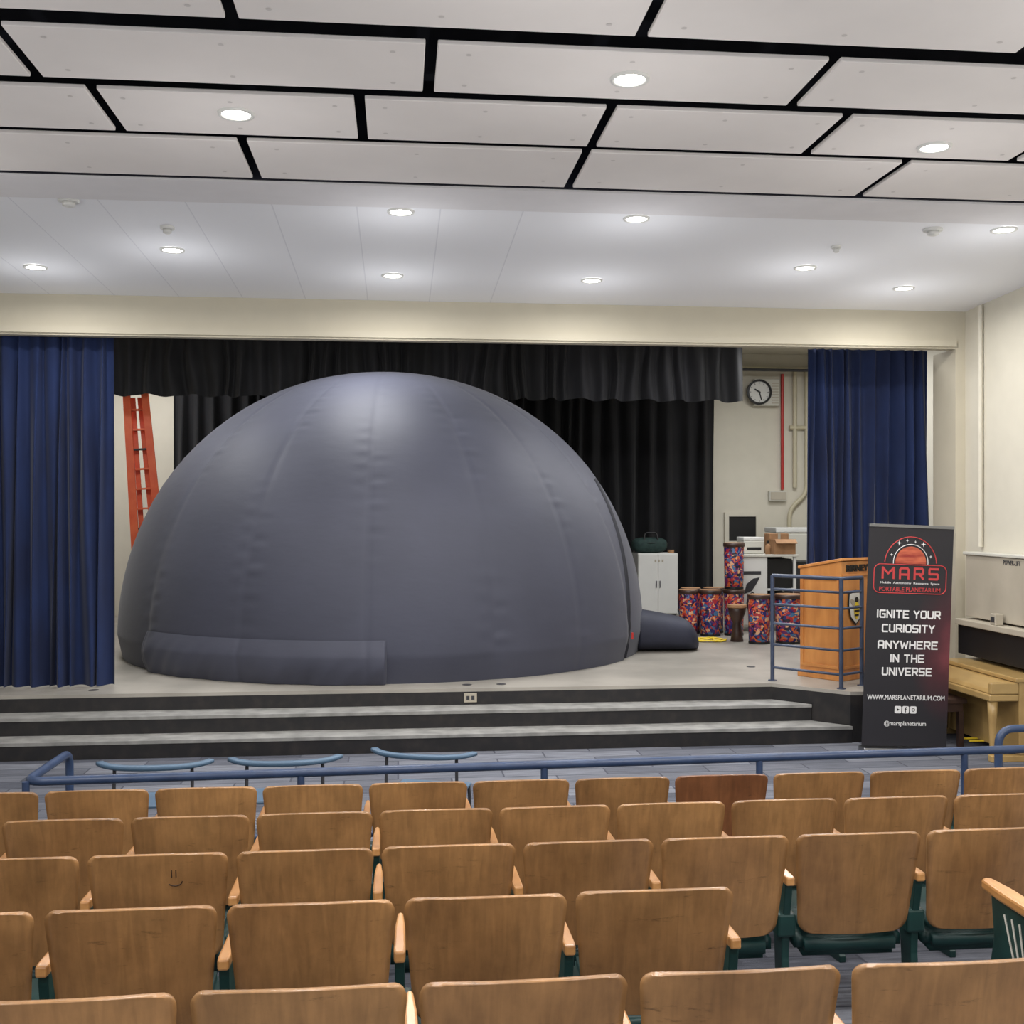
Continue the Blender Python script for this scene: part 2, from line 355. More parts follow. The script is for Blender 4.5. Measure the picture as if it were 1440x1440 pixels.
fillP=D.lights.new('panel_fill','POINT'); fillP.shadow_soft_size=0; fillP.energy=11; fillP.color=(1,.98,.97)  # same added fill, stronger, for the acoustic panels
for i,(x,y,z) in enumerate(pos):
    e=empty('recessed_downlight',(x,y,z),label='round white recessed ceiling downlight, switched on',category='ceiling light',group='recessed downlights')
    obj('trim_ring',ring,e,m='white',smooth=True)
    obj('lamp_lens',lampme,e,m='glow')
    l=D.objects.new('lamp_light',lampL); COL.objects.link(l); l.parent=e; l.location=(0,0,-.03)
    l=D.objects.new('ceiling_fill_light',fillL if i<9 else fillP); COL.objects.link(l); l.parent=e; l.location=(0,0,-.6 if i<9 else -.95)  # added fill point hanging in the air below the fixture
bl=D.lights.new('hall','AREA'); bl.shape='DISK'; bl.size=.5; bl.energy=68; bl.color=(1,.97,.94)
for x in (-3.6,-.4,2.6,5):
    for y in (3.2,.6):
        l=D.objects.new('hall_lamp_light',bl); COL.objects.link(l); l.location=(x,y,4.4)
hp=D.lights.new('hall_fill','POINT'); hp.shadow_soft_size=0; hp.energy=17; hp.color=(1,.98,.97)  # added fill points in mid-air, no fixture, to lift the panel undersides
for p in ((-4.2,5.2,3.4),(-2.2,4.2,3.4),(.6,4.2,3.5),(3.2,4.4,3.4),(5.2,5.6,3.4),(-3.4,7.0,3.6)):
    l=D.objects.new('hall_fill_light',hp); COL.objects.link(l); l.location=p
sl=D.lights.new('stage','AREA'); sl.shape='DISK'; sl.size=1.3; sl.energy=78; sl.color=(.98,.985,1)
for p in [(-.5,13.0,4.95),(-3.4,13.3,4.9),(3.4,13.2,4.9),(6.4,16.5,4.9),(5.2,14.6,4.9),(-4.0,17.6,4.9)]:
    l=D.objects.new('stage_lamp_light',sl); COL.objects.link(l); l.location=p

# smoke detectors
for (x,y,r) in [(-2.37,8.31,.075),(4.24,8.45,.075),(-1.80,8.93,.055),(3.66,8.99,.04)]:
    e=empty('smoke_detector',(x,y,cz(y)),label='small round white smoke detector on the ceiling',category='smoke detector',group='ceiling detectors')
    obj('detector_base',lathe_me('d',[(r,0.01),(r,-.015),(r*.9,-.02)],24),e,m='white')
    obj('detector_dome',lathe_me('d',[(r*.62,-.02),(r*.6,-.045),(r*.3,-.055)],20),e,m='white',smooth=True)

# ---------------------------------------------------------------- stage
st=empty('stage',(0,11.1,0),label='raised wooden stage with light grey floor and black risers',category='stage')
poly=[(-6.9,0),(3.83,0),(4.42,-.6),(4.62,-.62),(4.8,-.2),(6.0,-.2),(6.0,.2),(5.9,.2),(5.9,.72),(7.98,.72),(7.98,8.28),(-5.18,8.28),(-5.18,.72),(-4.62,.72),(-4.62,.2),(-6.9,.2)]
def stagepart(name,poly,z0,z1,m,**kw):
    return obj(name,prism_me(name,poly,'z',z0,z1),st,m=m,**kw)
stagepart('stage_body',poly,0,.46,'riser',label='black painted stage riser')
stagepart('stage_deck',poly,.46,.495,'stagefl',label='light grey stage floor')
for zt,yb,xe in ((.165,-.64,4.40),(.33,-.32,4.13)):
    e=empty('step',(0,0,0)); e.parent=st
    ye=-.002
    pl=[(-6.9,yb),(xe,yb),(3.83,ye),(-6.9,ye)]
    if zt<.2: pl=[(-6.9,yb),(4.42,yb),(4.40,-.59),(3.83,ye),(-6.9,ye)]
    obj('riser',prism_me('riser',pl,'z',0 ,zt-.03),e,m='riser')
    obj('tread',prism_me('tread',[(a,b-(.012 if b<-.1 else 0)) for a,b in pl],'z',zt-.03,zt),e,m='tread')
pl=empty('outlet_plate',(.72,11.095,.40),label='light grey outlet plate on the stage riser',category='outlet')
box('cover',-.065,.065,-.008,.004,-.045,.045,'beige',pl,bev=.002)
obj('socket',boxes_me('s',[(-.04,-.01,-.011,-.006,-.02,.02),(.01,.04,-.011,-.006,-.02,.02)]),pl,m='darkgrey')
for (x,y) in [(.7,11.32),(1.05,11.32),(-3.0,11.35),(4.0,12.3)]:
    e=obj('floor_pocket_cover',lathe_me('fp',[(.05,0),(.05,.003),(.035,.005)],20),loc=(x,y,.495),m='darkgrey',label='small round dark floor socket cover set in the stage',category='floor socket',group='stage floor sockets')

# ---------------------------------------------------------------- curtains
def curtain(name,x0,x1,y,z0,z1,folds,amp,m,seed=0,label='',zr=30,hemwave=0,kw=None):
    rnd=random.Random(seed); W=x1-x0; n=folds*16
    ph=[0]
    fw=[.6+.9*rnd.random() for _ in range(folds*2+4)]
    for i in range(n): ph.append(ph[-1]+(2*math.pi/16)/fw[int(ph[-1]/(2*math.pi))%len(fw)])
    am=[.35+1.0*rnd.random() for _ in range(n+1)]
    for _ in range(30): am=[(am[max(0,i-1)]+am[i]+am[min(n,i+1)])/3 for i in range(n+1)]
    o1,o2,o3=rnd.random()*6,rnd.random()*6,rnd.random()*6
    bm=bmesh.new(); g=[]
    for j in range(zr+1):
        t=j/zr; z=z1+(z0-z1)*t; row=[]
        for i in range(n+1):
            s=i/n
            edge=min(1,s*30,(1-s)*30)
            x=x0+W*s+edge*.030*math.sin(s*23+t*2.2+o1)*t+edge*.02*math.sin(s*51+o2+t*3.5)
            a=amp*am[i]*(.55+.65*min(1,t*3))
            yy=y+a*math.sin(ph[i]+.35*math.sin(t*2.5+s*9))+a*.45*math.sin(ph[i]*.43+o3+t*.9)*min(1,t*2+.2)+a*.16*math.sin(ph[i]*2.1+t*2)*(1-t*.6)
            zz=z
            if j==zr: zz=z+hemwave*math.sin(ph[i]*.5)
            row.append(bm.verts.new((x,yy,zz)))
        g.append(row)
    for a,b_ in zip(g,g[1:]):
        for i in range(n): bm.faces.new((a[i],a[i+1],b_[i+1],b_[i]))
    return obj(name,bm2me(bm,name),m=m,smooth=True,label=label,category='curtain')
curtain('stage_curtain',-4.55,-2.86,11.56,.51,4.09,13,.065,'bluecurt',1,label='royal blue velvet stage curtain gathered beside the dome')
curtain('stage_curtain',4.57,5.98,12.04,.51,4.09,11,.07,'bluecurt',4,label='royal blue velvet stage curtain beside the lectern')
curtain('backdrop_curtain',-3.72,5.51,18.95,.56,4.72,36,.09,'blackcurt',3,label='black pleated backdrop drape behind the dome')
curtain('valance_curtain',-4.3,5.24,16.5,3.95,4.80,44,.06,'litvalance',5,label='short black pleated valance over the stage, lit patches painted into its colour',zr=8,hemwave=.02)
obj('curtain_pipe',tube_me('p',[[(-5.1,16.5,4.84),(7.9,16.5,4.84)]],.025),m='darkgrey',label='dark steel curtain batten pipe above the stage',category='pipe')
obj('curtain_pipe',tube_me('p',[[(-5.1,18.95,4.76),(7.9,18.95,4.76)]],.025),m='darkgrey',label='dark steel curtain batten pipe above the backdrop drape',category='pipe')

# ---------------------------------------------------------------- dome
R=3.40; DC=(-.147,14.78,.495); H0=.19
dome=empty('inflatable_planetarium_dome',DC,label='large dark slate inflatable fabric dome standing on the stage',category='inflatable dome')
def dome_r(th,ph):
    r=R
    c=math.cos(ph); fade=min(1,c*1.6)**2
    for a in (-50,-26,-3,20,40,58.5,90,120,150,180,-80,-110,-145):
        d=(math.degrees(th)-a+180)%360-180
        w=d*math.pi/180*R*max(.05,c)
        if abs(w)>.9: continue
        r-=.010*math.exp(-(w/.035)**2)*fade
        r-=.012*math.exp(-(w/.35)**2)*fade
        r+=.0045*(math.sin(ph*95+a)+.6*math.sin(ph*163+a*2))*math.exp(-((w-.08)/.09)**2)*fade*(.5+.5*math.sin(ph*9+a))
        r+=.003*(math.sin(ph*110+a*3))*math.exp(-((w+.10)/.08)**2)*fade*(.5+.5*math.sin(ph*7+a))
    d=(math.degrees(th)-74+180)%360-180
    if -15.5<d<14 and ph<.7: r-=.035*min(1,(1-ph/0.7))
    d=math.degrees(th)
    if d>180: d-=360
    if -110<d<-50.5 and ph<.6: r-=.03*(1-ph/.6)
    return r
def domept(th,s,off=0):
    if s<H0: ph=0; z=s
    else: ph=(s-H0)/R; z=None
    r=dome_r(th,ph)+off
    sk=0
    if s<H0*1.5: sk=-.06*(1-s/(H0*1.5))
    c=max(0,math.cos(ph))**.95
    rr=(r+sk)*c
    zz=z if z is not None else H0+r*math.sin(ph)
    return (rr*math.sin(th),-rr*math.cos(th),zz)
bm=bmesh.new(); NS=480; sl_=[0,.05,.10,.15]+[H0+R*(math.pi/2)*i/170 for i in range(170)]
g=[[bm.verts.new(domept(2*math.pi*i/NS,s)) for i in range(NS)] for s in sl_]
for a,b_ in zip(g,g[1:]):
    for i in range(NS): bm.faces.new((a[i],a[(i+1)%NS],b_[(i+1)%NS],b_[i]))
bm.faces.new(g[-1])
obj('dome_shell',bm2me(bm,'dome_shell'),dome,m='dome',smooth=True)
bm=bmesh.new(); g=[]
for j in range(25):
    t=j/24; row=[]
    for i in range(161):
        th=math.radians(-51+51.5*i/160); s=.45*(1-t)+.004
        off=.012+.085*math.sin(math.pi*min(1,t*.72+.02))+.010*math.sin(i*.21)*t+.008*math.sin(i*.11+t*5)*t+.006*math.sin(i*.5+t*9)*t
        if i in (0,160): off=.0
        p=domept(th,s,off); row.append(bm.verts.new(p))
    g.append(row)
for a,b_ in zip(g,g[1:]):
    for i in range(160): bm.faces.new((a[i],b_[i],b_[i+1],a[i+1]))
fl=D.meshes.new('skirt_flap'); bm.to_mesh(fl); bm.free()
obj('skirt_flap',fl,dome,m='dome',smooth=True,label='loose puffy ground flap of dark slate fabric')
bm=bmesh.new(); g=[]
for j in range(61):
    t=j/60; s=.02+(H0+R*.62)*t
    th0=math.radians(58.5+11*t**1.4)
    w=.035*(1-.4*t)
    row=[bm.verts.new(domept(th0+dx/ (R*max(.3,math.cos(max(0,s-H0)/R))),s,off)) for dx,off in ((-w,.0),(-w*.5,.03),(w*.5,.03),(w,.0))]
    g.append(row)
for a,b_ in zip(g,g[1:]):
    for i in range(3): bm.faces.new((a[i],a[i+1],b_[i+1],b_[i]))
obj('entrance_zipper',bm2me(bm,'z'),dome,m='domedark',smooth=True,label='black zipped entrance seam')
px=domept(math.radians(58.5),.30,.05)
box('zipper_tag',-.012,.012,-.01,.01,-.05,.03,'red',dome,bev=.003,loc=px,label='small red pull tag')
bm=bmesh.new(); g=[]
for i in range(29):
    t=i/28; x=3.15+.84*t
    hh=.52-.16*t**1.3; ww=.42
    k=math.sqrt(max(0.0,1-max(0,(t-.72)/.28)**2)); k=max(k,.15)
    row=[]
    for j in range(24):
        a=2*math.pi*j/24
        ca,sa=math.cos(a),math.sin(a)
        zc=hh*.5*k+ .004
        row.append(bm.verts.new((x,-.75+ww*k*math.copysign(abs(ca)**.75,ca), zc+hh*.5*k*math.copysign(abs(sa)**.75,sa))))
    g.append(row)
for a,b_ in zip(g,g[1:]):
    for j in range(24): bm.faces.new((a[j],a[(j+1)%24],b_[(j+1)%24],b_[j]))
bm.faces.new(g[0]); bm.faces.new(g[-1])
obj('entrance_tunnel',bm2me(bm,'tun'),dome,m='tunnel',smooth=True,label='low inflated fabric entrance tunnel')

# ---------------------------------------------------------------- ladder
lad=empty('step_ladder',(-3.70,17.4,.520),(0,math.radians(-4.4),math.radians(10)),label='tall orange fibreglass folding ladder leaning by the wall',category='ladder')
for sgn in (-1,1):
    obj('side_rail',prism_me('sr',[(sgn*.21-.06,.02),(sgn*.21+.06,.02),(sgn*.13+.055,3.6),(sgn*.13-.055,3.6)],'y',-.05,.04,.005),lad,m='orange')
    obj('rear_rail',prism_me('sr',[(sgn*.10-.04,.02),(sgn*.10+.04,.02),(sgn*.05+.035,3.5),(sgn*.05-.035,3.5)],'y',.10,.16,.004),lad,m='orange')
for k in range(11):
    w_=.17-.07*(k/11)
    obj('rung',boxes_me('rung',[(-w_,w_,-.035,.05,-.014,.014)],.003),lad,loc=(0,0,.3+.3*k),m='orange' if k%4 else 'darkgrey')
box('top_cap',-.20,.20,-.08,.18,3.58,3.64,'orange',lad,bev=.008)

# ---------------------------------------------------------------- stage back-right services
Y=19.4
ck=empty('wall_clock',(6.41,Y,4.40),label='round dark-rimmed wall clock with a beige box on the stage wall',category='clock')
box('clock_housing',-.08,.38,-.14,-.0,-.24,.24,'offwhite',ck,bev=.01)
obj('speaker_grille',boxes_me('sg',[(.24,.36,-.146,-.138,-.2+.05*i,-.18+.05*i) for i in range(8)]),ck,m='beige')
obj('clock_rim',lathe_me('cr',[(.185,0),(.225,0),(.225,.04),(.19,.045),(.185,0)],36,cap=False),ck,loc=(0,-.142,0),rot=(math.radians(90),0,0),m='black')
obj('clock_face',lathe_me('cf',[(.0005,0),(.19,0),(.19,.02),(.0005,.02)],36),ck,loc=(0,-.145,0),rot=(math.radians(90),0,0),m='white')
obj('minute_hand',boxes_me('mh',[(-.009,.009,-.176,-.168,-.02,.15)]),ck,rot=(0,math.radians(165),0),m='black')
obj('hour_hand',boxes_me('hh',[(-.012,.012,-.18,-.172,-.02,.10)]),ck,rot=(0,math.radians(-60),0),m='black')
hmk=boxes_me('hm',[(-.005,.005,-.170,-.164,.15,.172)])
for a in range(12): obj('hour_mark',hmk,ck,rot=(0,a*math.pi/6,0),m='black')
obj('sprinkler_pipe',tube_me('p',[[(6.87,Y-.06,4.74),(6.87,Y-.06,2.66)]],.028),m='red',label='red vertical sprinkler pipe on the stage wall',category='pipe')
obj('conduit_run',tube_me('p',[[(5.6,Y-.12,4.82),(7.9,Y-.12,4.82)],[(7.10,Y-.06,4.8),(7.10,Y-.06,2.7)],[(7.0,Y-.06,3.78),(7.9,Y-.06,3.78)],fillet([(7.32,Y-.06,4.8),(7.32,Y-.06,2.6),(7.0,Y-.06,2.3),(7.0,Y-.06,1.7)],.15),[(7.42,Y-.06,4.8),(7.42,Y-.06,1.7)]],.038),m='conduit',label='cream painted electrical conduits on the stage wall',category='pipe')
jb=empty('junction_box',(6.78,Y,2.55),label='beige electrical junction box on the stage wall',category='electrical box')
box('box_body',-.16,.16,-.1,0,-.09,.09,'offwhite',jb,bev=.006); box('box_cover',-.14,.14,-.11,-.1,-.07,.07,'beige',jb,bev=.003)
ap=empty('wall_access_panel',(6.14,Y,1.96),label='beige framed wall recess with dark opening',category='wall panel')
obj('panel_frame',boxes_me('pf',[(-.33,.33,-.05,0,.22,.29),(-.33,.33,-.05,0,-.29,-.22),(-.33,-.25,-.05,0,-.22,.22),(.25,.33,-.05,0,-.22,.22)]),ap,m='wall')
box('recess',-.25,.25,-.02,0,-.22,.22,'black',ap)

# white cabinet + bag
cab=empty('storage_cabinet',(4.32,18.2,.495),label='white two-door metal storage cabinet beside the black drape',category='cabinet')
box('cabinet_body',-.34,.34,0,.5,.05,1.075,'white',cab,bev=.008)
for s in (-1,1):
    d=box('door',.003 if s>0 else -.33,.33 if s>0 else -.003,-.02,0,.07,1.05,'white',cab,bev=.002)
    box('handle',s*.03-.008,s*.03+.008,-.035,-.02,.5,.62,'chrome',d,bev=.003)
box('plinth',-.32,.32,.02,.48,.0,.05,'darkgrey',cab)
obj('cabinet_vent',boxes_me('v',[(-.06+.06*i,-.03+.06*i,-.024,-.019,.93,.97) for i in range(3)]),cab,m='beige')
bag=empty('equipment_bag',(4.22,18.42,1.572),label='dark green fabric equipment bag on the white cabinet',category='bag')
bm=bmesh.new(); bmesh.ops.create_uvsphere(bm,u_segments=24,v_segments=14,radius=1)
for v_ in bm.verts:
    c=v_.co; v_.co=Vector((math.copysign(abs(c.x)**.6,c.x)*.30,math.copysign(abs(c.y)**.6,c.y)*.18,math.copysign(abs(c.z)**.7,c.z)*.13+.13))
obj('bag_body',bm2me(bm,'bag'),bag,m='bag',smooth=True)
obj('bag_strap',tube_me('s',[fillet([(-.12,-.15,.2),(-.10,-.12,.34),(.10,-.12,.34),(.12,-.15,.2)],.05)],.014),bag,m='black')
obj('zipper_band',tube_me('s',[fillet([(-.29,-.10,.16),(0,-.19,.17),(.29,-.10,.16)],.08)],.01),bag,m='black')
tp=empty('tape_roll',(4.57,18.32,1.572),label='small tan tape roll on the white cabinet',category='tape')
obj('tape_band',lathe_me('tb',[(.035,0),(.055,0),(.055,.05),(.035,.05),(.035,0)],20,cap=False),tp,m='card')

# drums
dr=empty('hand_drum',(4.12,15.5,.495),label='tall tube hand drum with bright multicoloured floral print',category='drum',group='printed tube drums on the stage')
k1=obj('drum_shell',lathe_me('ds',[(.105,0),(.125,.02),(.13,.2),(.135,.6),(.13,.62)],28),dr,m='drum',smooth=True)
k2=obj('drum_rim',lathe_me('dr',[(.137,.60),(.145,.605),(.145,.65),(.137,.655)],28),dr,m='bench',smooth=True)
k3=obj('drum_head',lathe_me('dh',[(.0005,.645),(.136,.645),(.136,.659),(.0005,.664)],28),dr,m='card')
k4=obj('foot_ring',lathe_me('df',[(.108,0),(.13,0),(.13,.03),(.11,.035)],28),dr,m='black')
for p,sc in [((4.43,15.45,.495),1.1),((4.79,15.5,.495),1.05),((4.79,15.5,1.162),1.05),((4.83,14.5,.495),1.1),((5.24,14.5,.495),1.35),((4.25,15.85,.495),1.05),((5.66,15.0,.495),1.1),((4.60,15.88,.495),1.1)]:
    r,_=copytree(dr,[k1,k2,k3,k4],p); r.scale=(sc,sc,1)
    r.rotation_euler=(0,0,random.random()*6)
gd=empty('goblet_drum',(4.60,14.75,.495),label='brown wooden goblet hand drum standing on the stage',category='drum')
obj('drum_body',lathe_me('gb',[(.09,0),(.07,.12),(.055,.25),(.11,.38),(.13,.48)],24),gd,m='bench',smooth=True)
obj('drum_head',lathe_me('gh',[(.132,.46),(.137,.47),(.13,.50),(.0005,.505)],24),gd,m='card')

# white cart
ct=empty('utility_cart',(5.42,15.95,.495),label='white wheeled utility cart with printed front and dark open shelf',category='cart')
box('cart_body',-.46,.02,0,.55,.09,1.10,'white',ct,bev=.012)
obj('cart_frame',boxes_me('cf',[(.02,.46,0,.55,.09,.14),(.42,.46,0,.04,.14,1.10),(.42,.46,.51,.55,.14,1.10),(.02,.46,0,.55,.60,.63)],.003),ct,m='white')
box('cart_top',-.48,.49,-.02,.57,1.10,1.135,'offwhite',ct,bev=.006)
box('shelf_back',.02,.42,.50,.53,.14,1.10,'black',ct)
box('amplifier',.03,.41,.04,.48,.63,1.07,'black',ct,bev=.01,label='black boxed amplifier')
box('shelf_speaker',.04,.40,.05,.48,.14,.56,'darkgrey',ct,bev=.01,label='dark grey boxed speaker')
obj('cable_loop',tube_me('cl',[[(-.22+.08*math.cos(a/16*2*math.pi*2),-.03-.004*a/16,.42+.16*math.sin(a/16*2*math.pi*2)) for a in range(33)]],.012),ct,m='black')
obj('printed_band',boxes_me('wl',[(-.40,-.08,-.004,.001,.84,.89)]),ct,m='darkgrey')
obj('printed_graphic',prism_me('pg',[(-.34,.55),(-.22,.60),(-.14,.72),(-.10,.80),(-.20,.78),(-.30,.70)],'y',-.004,.001),ct,m='darkgrey')
for x in (-.4,.4):
    for y in (.08,.47):
        obj('caster',lathe_me('ca',[(.02,-.02),(.045,-.02),(.045,.02),(.02,.02)],16),ct,loc=(x,y,.045),rot=(0,math.radians(90),0),m='black')
cb=empty('cardboard_box',(5.72,16.1,1.632),label='open brown cardboard box on the white cart',category='box')
obj('box_body',boxes_me('b',[(-.16,.16,-.12,-.11,0,.22),(-.16,.16,.11,.12,0,.22),(-.16,-.15,-.11,.11,0,.22),(.15,.16,-.11,.11,0,.22),(-.15,.15,-.11,.11,0,.012)]),cb,m='card')
box('flap',-.16,.16,-.10,0,-.004,.004,'card',cb,loc=(0,-.12,.22),rot=(math.radians(35),0,0))
cb2=empty('cardboard_box',(5.74,16.42,1.632),label='closed brown cardboard box stacked behind an open one',category='box')
box('box_body',-.15,.15,-.12,.12,0,.30,'card',cb2,bev=.004); box('packing_tape',-.02,.02,-.124,.124,.02,.303,'beige',cb2)
bt=empty('spray_bottle',(5.48,16.05,1.632),label='small brown and black bottle standing on the cart',category='bottle')
obj('bottle_body',lathe_me('bb',[(.04,0),(.04,.12),(.015,.16)],16),bt,m='card',smooth=True); obj('bottle_cap',lathe_me('bc',[(.018,.155),(.018,.20)],12),bt,m='black')
pr=empty('printer',(5.34,16.30,1.632),label='white office printer on the utility cart',category='printer')
box('printer_body',-.2,.12,-.15,.2,0,.2,'offwhite',pr,bev=.015); box('scanner_lid',-.2,.12,-.15,.2,.203,.25,'white',pr,bev=.01); box('paper_slot',-.15,.07,-.155,-.148,.06,.1,'black',pr)
eb=empty('equipment_case',(6.85,18.7,.495),label='pale grey tall equipment case against the wall',category='case')
box('case_body',-.42,.42,-.3,.3,.0,1.40,'offwhite',eb,bev=.02)
obj('case_latch',boxes_me('cl',[(-.3,-.24,-.315,-.3,1.1,1.2),(.24,.3,-.315,-.3,1.1,1.2)],.003),eb,m='chrome')
box('case_lid',-.43,.43,-.31,.31,1.41,1.50,'white',eb,bev=.02)
sp_=empty('loudspeaker',(6.30,16.9,.495),label='black floor loudspeaker beside the white cart',category='speaker')
box('speaker_cabinet',-.26,.26,-.25,.25,0,1.0,'black',sp_,bev=.02); box('speaker_grille',-.22,.22,-.262,-.25,.05,.95,'darkgrey',sp_,bev=.004)
cpt=[]
for t in range(0,60):
    a=t*.42; rr_=.16+.05*math.sin(t*.5); cpt.append((4.08+rr_*math.cos(a)*1.4+.004*t,14.85+rr_*math.sin(a),.507+.008*(t%3)))
obj('extension_cable',tube_me('yc',[cpt],.010),m='yellow',label='yellow extension cable coiled on the stage floor',category='cable')

# ---------------------------------------------------------------- stage guard rail
gr=empty('guard_railing',(3.9,11.28,.495),label='slate blue tubular steel guard railing at the stage corner',category='railing')
pts=[Vector((0,0,0)),Vector((.50,-.60,0)),Vector((.79,-.42,0))]
for p in pts: 
    obj('post',tube_me('po',[[(p.x,p.y,.006),(p.x,p.y,1.10)]],.022),gr,m='railgrey')
    obj('base_plate',lathe_me('bp',[(.045,0),(.045,.008),(.0005,.008)],16),gr,loc=p,m='railgrey')
for z in (.14,.38,.60,.80,.96,1.10):
    obj('rail',tube_me('ra',[[(p.x,p.y,z) for p in pts]],.014 if z<1 else .020),gr,m='railgrey')

# ---------------------------------------------------------------- lectern
lc=empty('lectern',(4.70,11.52,.495),(0,0,math.radians(33)),label='oak wooden lectern with bee crest behind the guard railing',category='lectern')
prof=[(-.26,.06),(.26,.06),(.26,1.16),(-.26,1.25)]
obj('lectern_body',prism_me('lb',prof,'x',-.30,.30,.006),lc,m='lectern')
box('plinth',-.32,.32,-.28,.28,0,.07,'lectern',lc,bev=.008)
obj('reading_top',prism_me('rt',[(-.28,1.256),(-.275,1.285),(.28,1.185),(.275,1.155)],'x',-.315,.315,.004),lc,m='lectern')
obj('front_panel_moulding',boxes_me('fm',[(-.28,.28,-.272,-.261,.12,.15),(-.28,.28,-.272,-.261,1.09,1.11),(-.28,-.26,-.272,-.261,.15,1.09),(.26,.28,-.272,-.261,.15,1.09)],.002),lc,m='lectern')
obj('side_panel_moulding',boxes_me('fm',[(-.312,-.301,-.23,.23,.12,.15),(-.312,-.301,-.23,.23,1.05,1.07),(-.312,-.301,-.23,-.21,.15,1.05),(-.312,-.301,.21,.23,.15,1.05)],.002),lc,m='lectern')
obj('name_lettering',text_me('BIRNEY',.40,.070,.004,.05),lc,loc=(-.02,-.266,1.175),m='ink')
cr_=empty('school_crest',(-.06,-.268,.76)); cr_.parent=lc
def shape(name,pts,y,m,parent,loc=(0,0,0)):
    return obj(name,prism_me(name,pts,'y',y-.003,y),parent,m=m,loc=loc)
shp=[(-.13,.16),(0,.19),(.13,.16),(.14,.02),(.10,-.11),(0,-.19),(-.10,-.11),(-.14,.02)]
shape('shield',shp,-.002,'ink',cr_)
shape('shield_field',[(a*.86,b*.88) for a,b in shp],-.006,'white',cr_)
def ell(cx,cz_,a,b,n=20,rot=0): return [(cx+a*math.cos(t)*math.cos(rot)-b*math.sin(t)*math.sin(rot),cz_+a*math.cos(t)*math.sin(rot)+b*math.sin(t)*math.cos(rot)) for t in [2*math.pi*i/n for i in range(n)]]
shape('bee_wing',ell(-.055,.05,.06,.028,rot=-.6),-.010,'beige',cr_); shape('bee_wing',ell(.055,.05,.06,.028,rot=.6),-.010,'beige',cr_)
shape('bee_body',ell(0,-.03,.045,.09),-.014,'yellow',cr_)
for z,hw in (-.08,.03),(-.035,.044),(.01,.036): shape('bee_stripe',[(-hw,z-.010),(hw,z-.010),(hw,z+.010),(-hw,z+.010)],-.018,'ink',cr_)
shape('bee_head',ell(0,.082,.032,.028),-.014,'ink',cr_)

# ---------------------------------------------------------------- roll-up banner
K=.00669
bn=empty('roll_up_banner',(4.73,10.0,0),(0,math.radians(2.1),0),label='black and red roll-up banner stand for a portable planetarium',category='banner')
box('banner_sheet',-.415,.415,-.002,.004,.06,2.12,'banner',bn)
box('base_cassette',-.42,.42,-.07,.07,.0,.05,'chrome',bn,bev=.012)
box('top_bar',-.418,.418,-.012,.012,2.11,2.14,'chrome',bn,bev=.004)
obj('support_pole',tube_me('sp',[[(0,.03,.06),(0,.03,2.12)]],.01),bn,m='chrome')
def bz(v): return (1058-v)*K
def btext(t,v,w,h,m,bold=.0,name='lettering',u=0):
    return obj(name,text_me(t,w,h,.0008,bold),bn,loc=(u,-.004,bz(v)),m=m)
def stext(t,v,w,h,sw,m='bwhite',y=-.003,**k):
    return obj('lettering',stroke_me(t,w,h,sw,**k),bn,loc=(0,y,bz(v)),m=m)
stext('MARS',806.5,.56,.115,.020,'bred',gap=.75)
btext('Mobile  Astronomy  Resource  Space',820.5,.58,.026,'bwhite',.006)
btext('PORTABLE PLANETARIUM',829,.60,.040,'bred',.010)
stext('IGNITE YOUR',864,.625,.078,.0145)
stext('CURIOSITY',884,.52,.078,.0145)
stext('ANYWHERE',907,.59,.078,.0145)
stext('IN THE',926,.335,.078,.0145)
stext('UNIVERSE',944.5,.49,.078,.0145)
btext('WWW.MARSPLANETARIUM.COM',981,.76,.046,'bwhite',.012)
btext('@marsplanetarium',1018,.41,.055,'bwhite',.008)
def rr(w,h,r,n=6):
    out=[]
    for cx,cz2,a0 in ((w-r,h-r,0),(-w+r,h-r,90),(-w+r,-h+r,180),(w-r,-h+r,270)):
        for k in range(n+1):
            a=math.radians(a0+90*k/n); out.append((cx+r*math.cos(a),0,cz2+r*math.sin(a)))
    return out
obj('badge_outline',tube_me('bo',[rr(.355,.135,.06)],.0045,True),bn,loc=(0,-.004,bz(814.5)),m='bred')
pc=bz(794)
arc=[(.255*math.cos(a),0,.265*math.sin(a)) for a in [math.radians(5+170*i/30) for i in range(31)]]
obj('planet_arc',tube_me('pa',[arc],.0045),bn,loc=(0,-.004,pc-.005),m='bred')
obj('planet',prism_me('pl',[(.15*math.cos(a),.02+.15*math.sin(a)) for a in [math.radians(-5+190*i/30) for i in range(31)]],'y',-.003,0),bn,loc=(0,-.003,pc),m='planet')
obj('planet_ring',tube_me('pr',[[(.17*math.cos(a),0,.02+.17*math.sin(a)) for a in [math.radians(-5+190*i/30) for i in range(31)]]],.0035),bn,loc=(0,-.004,pc),m='bwhite')
for (x,z,s) in ((-.12,.20,.026),(-.04,.225,.016),(.04,.215,.014),(.12,.195,.026),(-.19,.09,.016),(.195,.08,.016)):
    star=[((s if i%2==0 else s*.25)*math.cos(i*math.pi/4),(s if i%2==0 else s*.25)*math.sin(i*math.pi/4)) for i in range(8)]
    obj('star',prism_me('st',star,'y',-.002,0),bn,loc=(x,-.004,pc+z),m='bwhite')
